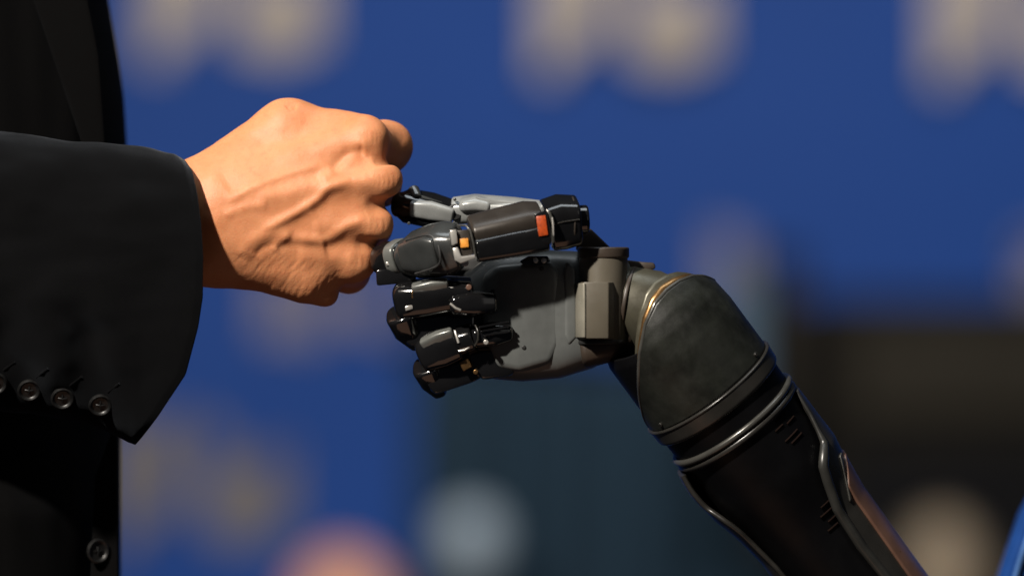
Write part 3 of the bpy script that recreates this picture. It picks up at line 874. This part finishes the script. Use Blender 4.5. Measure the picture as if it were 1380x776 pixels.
S_(loft('fingertip', [(574, 494, -26, 19, 22, 2.8, 0), (582, 510, -14, 17, 20, 3.0, 0), (592, 524, 0, 11, 15, 3.0, 0)], M_black, n=40, cap0=5, cap1=5, up=(1, 0, 0)))
S_(prism('tip_pad', [(568, 490), (600, 476), (645, 472), (660, 502), (640, 514), (586, 532), (574, 518)], -36, 20, M_black, bev=6))
S_(prism('knuckle_plate', [(630, 468), (690, 466), (700, 480), (692, 506), (650, 512), (628, 494)], -44, 10, M_black, bev=7))
S_(loft('gold_clip', [(625, 486, -48, 7, 2.5, 3, 0), (630, 496, -47, 7, 2.5, 3, 0)], M_brass, n=16, cap0=1, cap1=1))
S_(tube('side_trim', [(618, 473, -66), (626, 472, -68), (634, 467, -66)], 1.5, M_steel))
S_(cyl('joint_pin', (641, 501, -48), (641, 501, -40), 3.5, M_brass, n=14, bev=1))

# --- wrist motor housing
hs = part(cyl('motor_housing', (813, 346, -34), (811, 459, -34), 33, M_house, bev=2.5, n=64))
bpy.context.view_layer.update()
S_ = lambda o: sub(o, hs)
S_(cyl('housing_cap', (813, 333, -34), (813, 348, -34), 35, M_housecap, bev=3, n=64))
S_(prism('flat_plate', [(777, -44), (787, -78), (820, -78), (828, -62), (828, -40)], 380, 456, M_house, bev=1.6, axis='y'))
S_(prism('plate_lit_strip', [(775.3, -47), (785.6, -80), (789, -80), (780, -45)], 381.5, 454.5, M_edge, bev=0.8, axis='y'))  # thin strip added to paint the plate's left face as brightly lit
S_(cyl('lower_rim', (811, 458, -34), (811, 464, -34), 34, M_rubber, bev=1.5, n=64))
S_(prism('rear_wedge', [(778, 303), (796, 308), (824, 335), (776, 338)], -8, 34, M_housecap, bev=3))
S_(prism('rear_bracket', [(842, 350), (866, 353), (882, 354), (884, 362), (862, 368), (840, 376)], -8, 26, M_housecap, bev=3))
S_(loft('lower_shroud', [(790, 470, -12, 26, 40, 2.6, 0), (820, 466, -12, 22, 38, 2.6, 0), (842, 456, -10, 16, 32, 2.4, 0)], M_housecap, n=36, cap0=8, cap1=8))

# --- forearm, built round its own axis
A = Vector((0.585, 0.78, 0.225)).normalized()       # (x, y-down, depth)
Nv = Vector((0.8, -0.6, 0)); Nv = (Nv - A * Nv.dot(A)).normalized()
Bv = A.cross(Nv)
if Bv.z > 0: Bv = -Bv                                # toward the camera
C0 = Vector((953, 520, 12))
def fp(t, th, r):                                   # th = 0 faces the camera, 90 degrees the upper right
    return tuple(C0 + A * t + Nv * (r * math.sin(th)) + Bv * (r * math.cos(th)))
def shell(name, t0, t1, rfun, th0, th1, mat, thick, parent=None, nt=48, na=96, sharp=50):
    """strip of a round shell; t0, t1 depend on the angle; th0, th1 on t"""
    closed = th0 is None
    V, F = [], []
    for i in range(nt + 1):
        for k in range(na + 1 if not closed else na):
            if closed:
                th = 2 * math.pi * k / na; a, b = t0(th), t1(th); t = a + (b - a) * i / nt
            else:
                t = t0 + (t1 - t0) * i / nt; th = th0(t) + (th1(t) - th0(t)) * k / na
            V.append(fp(t, th, rfun(t, th)))
    m = na if closed else na + 1
    for i in range(nt):
        for k in range(na):
            k2 = (k + 1) % m if closed else k + 1
            F.append((i * m + k, i * m + k2, (i + 1) * m + k2, (i + 1) * m + k))
    o = mesh_obj(name, PA(V), F, mat, None, sharp)
    # outward normals
    me = o.data; c = sum((v.co for v in me.vertices), Vector()) / len(me.vertices)
    md = o.modifiers.new('thickness', 'SOLIDIFY'); md.thickness = thick * U; md.offset = -1
    if parent is None: part(o)
    else: sub(o, parent)
    return o
def shell_start(th, off=0.0):
    a = (math.degrees(th) + 90) % 360 - 90            # -90 .. 270
    c = math.cos(th)
    if a <= 90:
        t = np.interp(a, [-90, -70, -47, -30, -12, 8, 27, 45, 64, 78, 90], [-4, -28, -64, -94, -119, -133, -138, -138, -133, -123, -112])
        return float(t) - 19 * c + off
    return float(np.interp(a, [90, 120, 180, 270], [-112, -92, -52, -4])) + off
rcap = lambda t, th: float(np.interp(t, [-190, -165, -148, -130, -110, -80, 0], [62, 72, 80, 88, 94, 97, 96.5]))
wr = shell('wrist_shell', lambda th: shell_start(th), lambda th: 0.0, rcap, None, None, M_matte, 5)
bpy.context.view_layer.update()
# rounded lip, brass liner and the metal neck inside it
tube_pts = [fp(shell_start(th), th, rcap(shell_start(th), th) - 2) for th in np.linspace(0, 2 * math.pi, 97)[:-1]]
sub(tube('lip', tube_pts, 3.0, M_trim, closed=True), wr)
shell('brass_liner', lambda th: shell_start(th) - 7, lambda th: shell_start(th) + 30, lambda t, th: rcap(t, th) - 8, None, None, M_brass, 3, wr, nt=8)
shell('inner_collar', lambda th: shell_start(th) - 15, lambda th: shell_start(th) + 20, lambda t, th: rcap(t, th) - 13, None, None, M_neck, 4, wr, nt=8)
part(loft('wrist_neck', [(826, 408, -6, 48, 44, 2.4, 0), (848, 409, -8, 50, 46, 2.2, 0), (866, 413, -10, 54, 50, 2.0, 0), (900, 436, -4, 60, 60, 2.0, 0)], M_neck, n=56, cap0=4, cap1=4))
part(cyl('neck_collar', (846, 408, -8), (852, 409, -9), 50, M_housecap, bev=2, n=56))
shell('inner_tube', lambda th: -116.0 + 6 * math.cos(th), lambda th: -2.0, lambda t, th: float(np.interp(t, [-122, -100, 0], [84, 91, 92])), None, None, M_tube, 6)
fa = shell('forearm_tube', lambda th: 0.0, lambda th: 440.0, lambda t, th: float(np.interp(t, [0, 70, 150, 200, 240, 440], [93, 91, 87, 79, 74, 70])), None, None, M_tube, 5, nt=40)
bpy.context.view_layer.update()
band = shell('wrist_band', lambda th: 0.5, lambda th: 27.0, lambda t, th: float(np.interp(t, [0.5, 3, 24, 27], [97, 99.5, 98, 95])), None, None, M_band, 5, nt=12)
part(tube('band_edge', [fp(3, th, 98.5) for th in np.linspace(0, 2 * math.pi, 97)[:-1]], 2.0, M_band, closed=True))
part(tube('trim_ring', [fp(58, th, 93.5) for th in np.linspace(0, 2 * math.pi, 97)[:-1]], 4.6, M_trim, closed=True, n=16))
part(tube('trim_gasket', [fp(68, th, 92) for th in np.linspace(0, 2 * math.pi, 97)[:-1]], 5, M_band, closed=True, n=16))
# outer socket: wraps the back of the tube, open toward the camera
Rout = lambda t, th: float(np.interp(t, [70, 158, 200, 240, 440], [97, 98, 90, 85, 82])) + (9 * math.exp(-((t - 105) / 45) ** 2) * max(0, -math.sin(th)))
def rim_r(t):
    s = np.interp(t, [70, 110, 148, 158, 168, 189, 228, 289, 350, 440], [94, 90, 82, 72, 62, 54, 42, 38, 40, 42])
    return math.asin(min(0.98, s / Rout(t, 1.57)))
def rim_l(t):
    s = np.interp(t, [70, 130, 180, 250, 440], [95, 95, 84, 74, 66])
    return 2 * math.pi - math.asin(min(0.98, s / Rout(t, 0)))
sk = shell('socket_shell', 74.0, 440.0, Rout, rim_r, rim_l, M_band, 6, nt=90, na=80)
bpy.context.view_layer.update()
tt = np.linspace(74, 440, 90)
sub(tube('socket_rim', [fp(t, rim_r(t), Rout(t, rim_r(t)) - 2) for t in tt], [float(np.interp(t, [74, 130, 160, 440], [2, 3, 7, 7.5])) for t in tt], M_rim, n=14), sk)
sub(tube('socket_rim', [fp(t, rim_l(t), Rout(t, rim_l(t)) - 2) for t in tt], 3.4, M_band, n=14), sk)
shell('warm_reflection_strip', 186.0, 440.0, lambda t, th: Rout(t, th) + 3.0, lambda t: R(float(np.interp(t, [186, 215, 440], [78, 52, 48]))), lambda t: R(112), M_side, 4, sk, nt=60, na=24)  # brown strip paints a warm reflection on the socket's side
shell('painted_highlight', 178.0, 232.0, lambda t, th: Rout(t, th) + 2.0, lambda t: R(float(np.interp(t, [178, 232], [66, 44]))), lambda t: R(float(np.interp(t, [178, 200, 232], [72, 58, 47]))), M_trim, 2, sk, nt=24, na=6)  # pale strip paints a highlight beside the socket rim
for (t, th0, th1) in ((66, 30, 44), (76, 24, 34), (80, 38, 50), (96, 26, 44), (104, 30, 46), (200, 18, 30), (210, 12, 28), (222, 16, 30), (232, 10, 24)):
    rr_ = float(np.interp(t, [0, 70, 150, 200, 240, 440], [93, 91, 87, 79, 74, 70]))
    sub(tube('vent_slot', [fp(t + 12, R(th0 + (th1 - th0) * k / 5), rr_ - 0.4) for k in range(6)], 1.5, M_slot, n=8), fa)
for (x, y) in ((1020, 480), (886, 566)):
    t = (Vector((x, y, 0)) - Vector((C0.x, C0.y, 0))).dot(A); s = (Vector((x, y, 0)) - Vector((C0.x, C0.y, 0))).dot(Nv)
    th = math.asin(max(-0.95, min(0.95, s / 97)))
    sub(cyl('screw', fp(-8, th, 95), fp(-8, th, 99), 3.2, M_band, n=14, bev=0.8), wr)

# ------------------------------------------------------------------ blue chair arm at the frame's corner
m_blue = hard('blue_vinyl', (0.010, 0.048, 0.20), 0.85, scale=40, spec=0.08)
m_pipe = hard('pale_blue_piping', (0.05, 0.12, 0.30), 0.8, spec=0.1)
ch = empty('armchair', 'blue vinyl chair back with pale piping beyond the prosthetic forearm', 'chair', loc=P(1540, 1300, 520))
o = loft('backrest', [(1336, 990, 520, 24, 230, 5, 0), (1350, 860, 520, 24, 240, 5, 0), (1368, 780, 520, 24, 240, 5, 0), (1395, 700, 520, 24, 236, 5, 0), (1430, 632, 520, 22, 224, 5, 0), (1474, 570, 520, 18, 200, 5, 0)], m_blue, n=64, cap0=10, cap1=12, up=(-1, 0, 0)); wpart(o, ch)
o = tube('piping', spline([(1336, 990, 288), (1350, 860, 279), (1368, 780, 278), (1395, 700, 282), (1430, 632, 294)], 6), 5, m_pipe); wpart(o, ch)
o = loft('seat', [(1360, 1010, 520, 22, 240, 5, 0), (1500, 1022, 520, 26, 250, 5, 0), (1720, 1006, 520, 22, 240, 5, 0)], m_blue, n=64, cap0=14, cap1=14); wpart(o, ch)
for (x_, d_) in ((1390, 330), (1390, 710), (1700, 330), (1700, 710)):
    wpart(tube('leg', [(x_, 1030, d_), (x_, 1300, d_)], 14, M_rubber), ch)
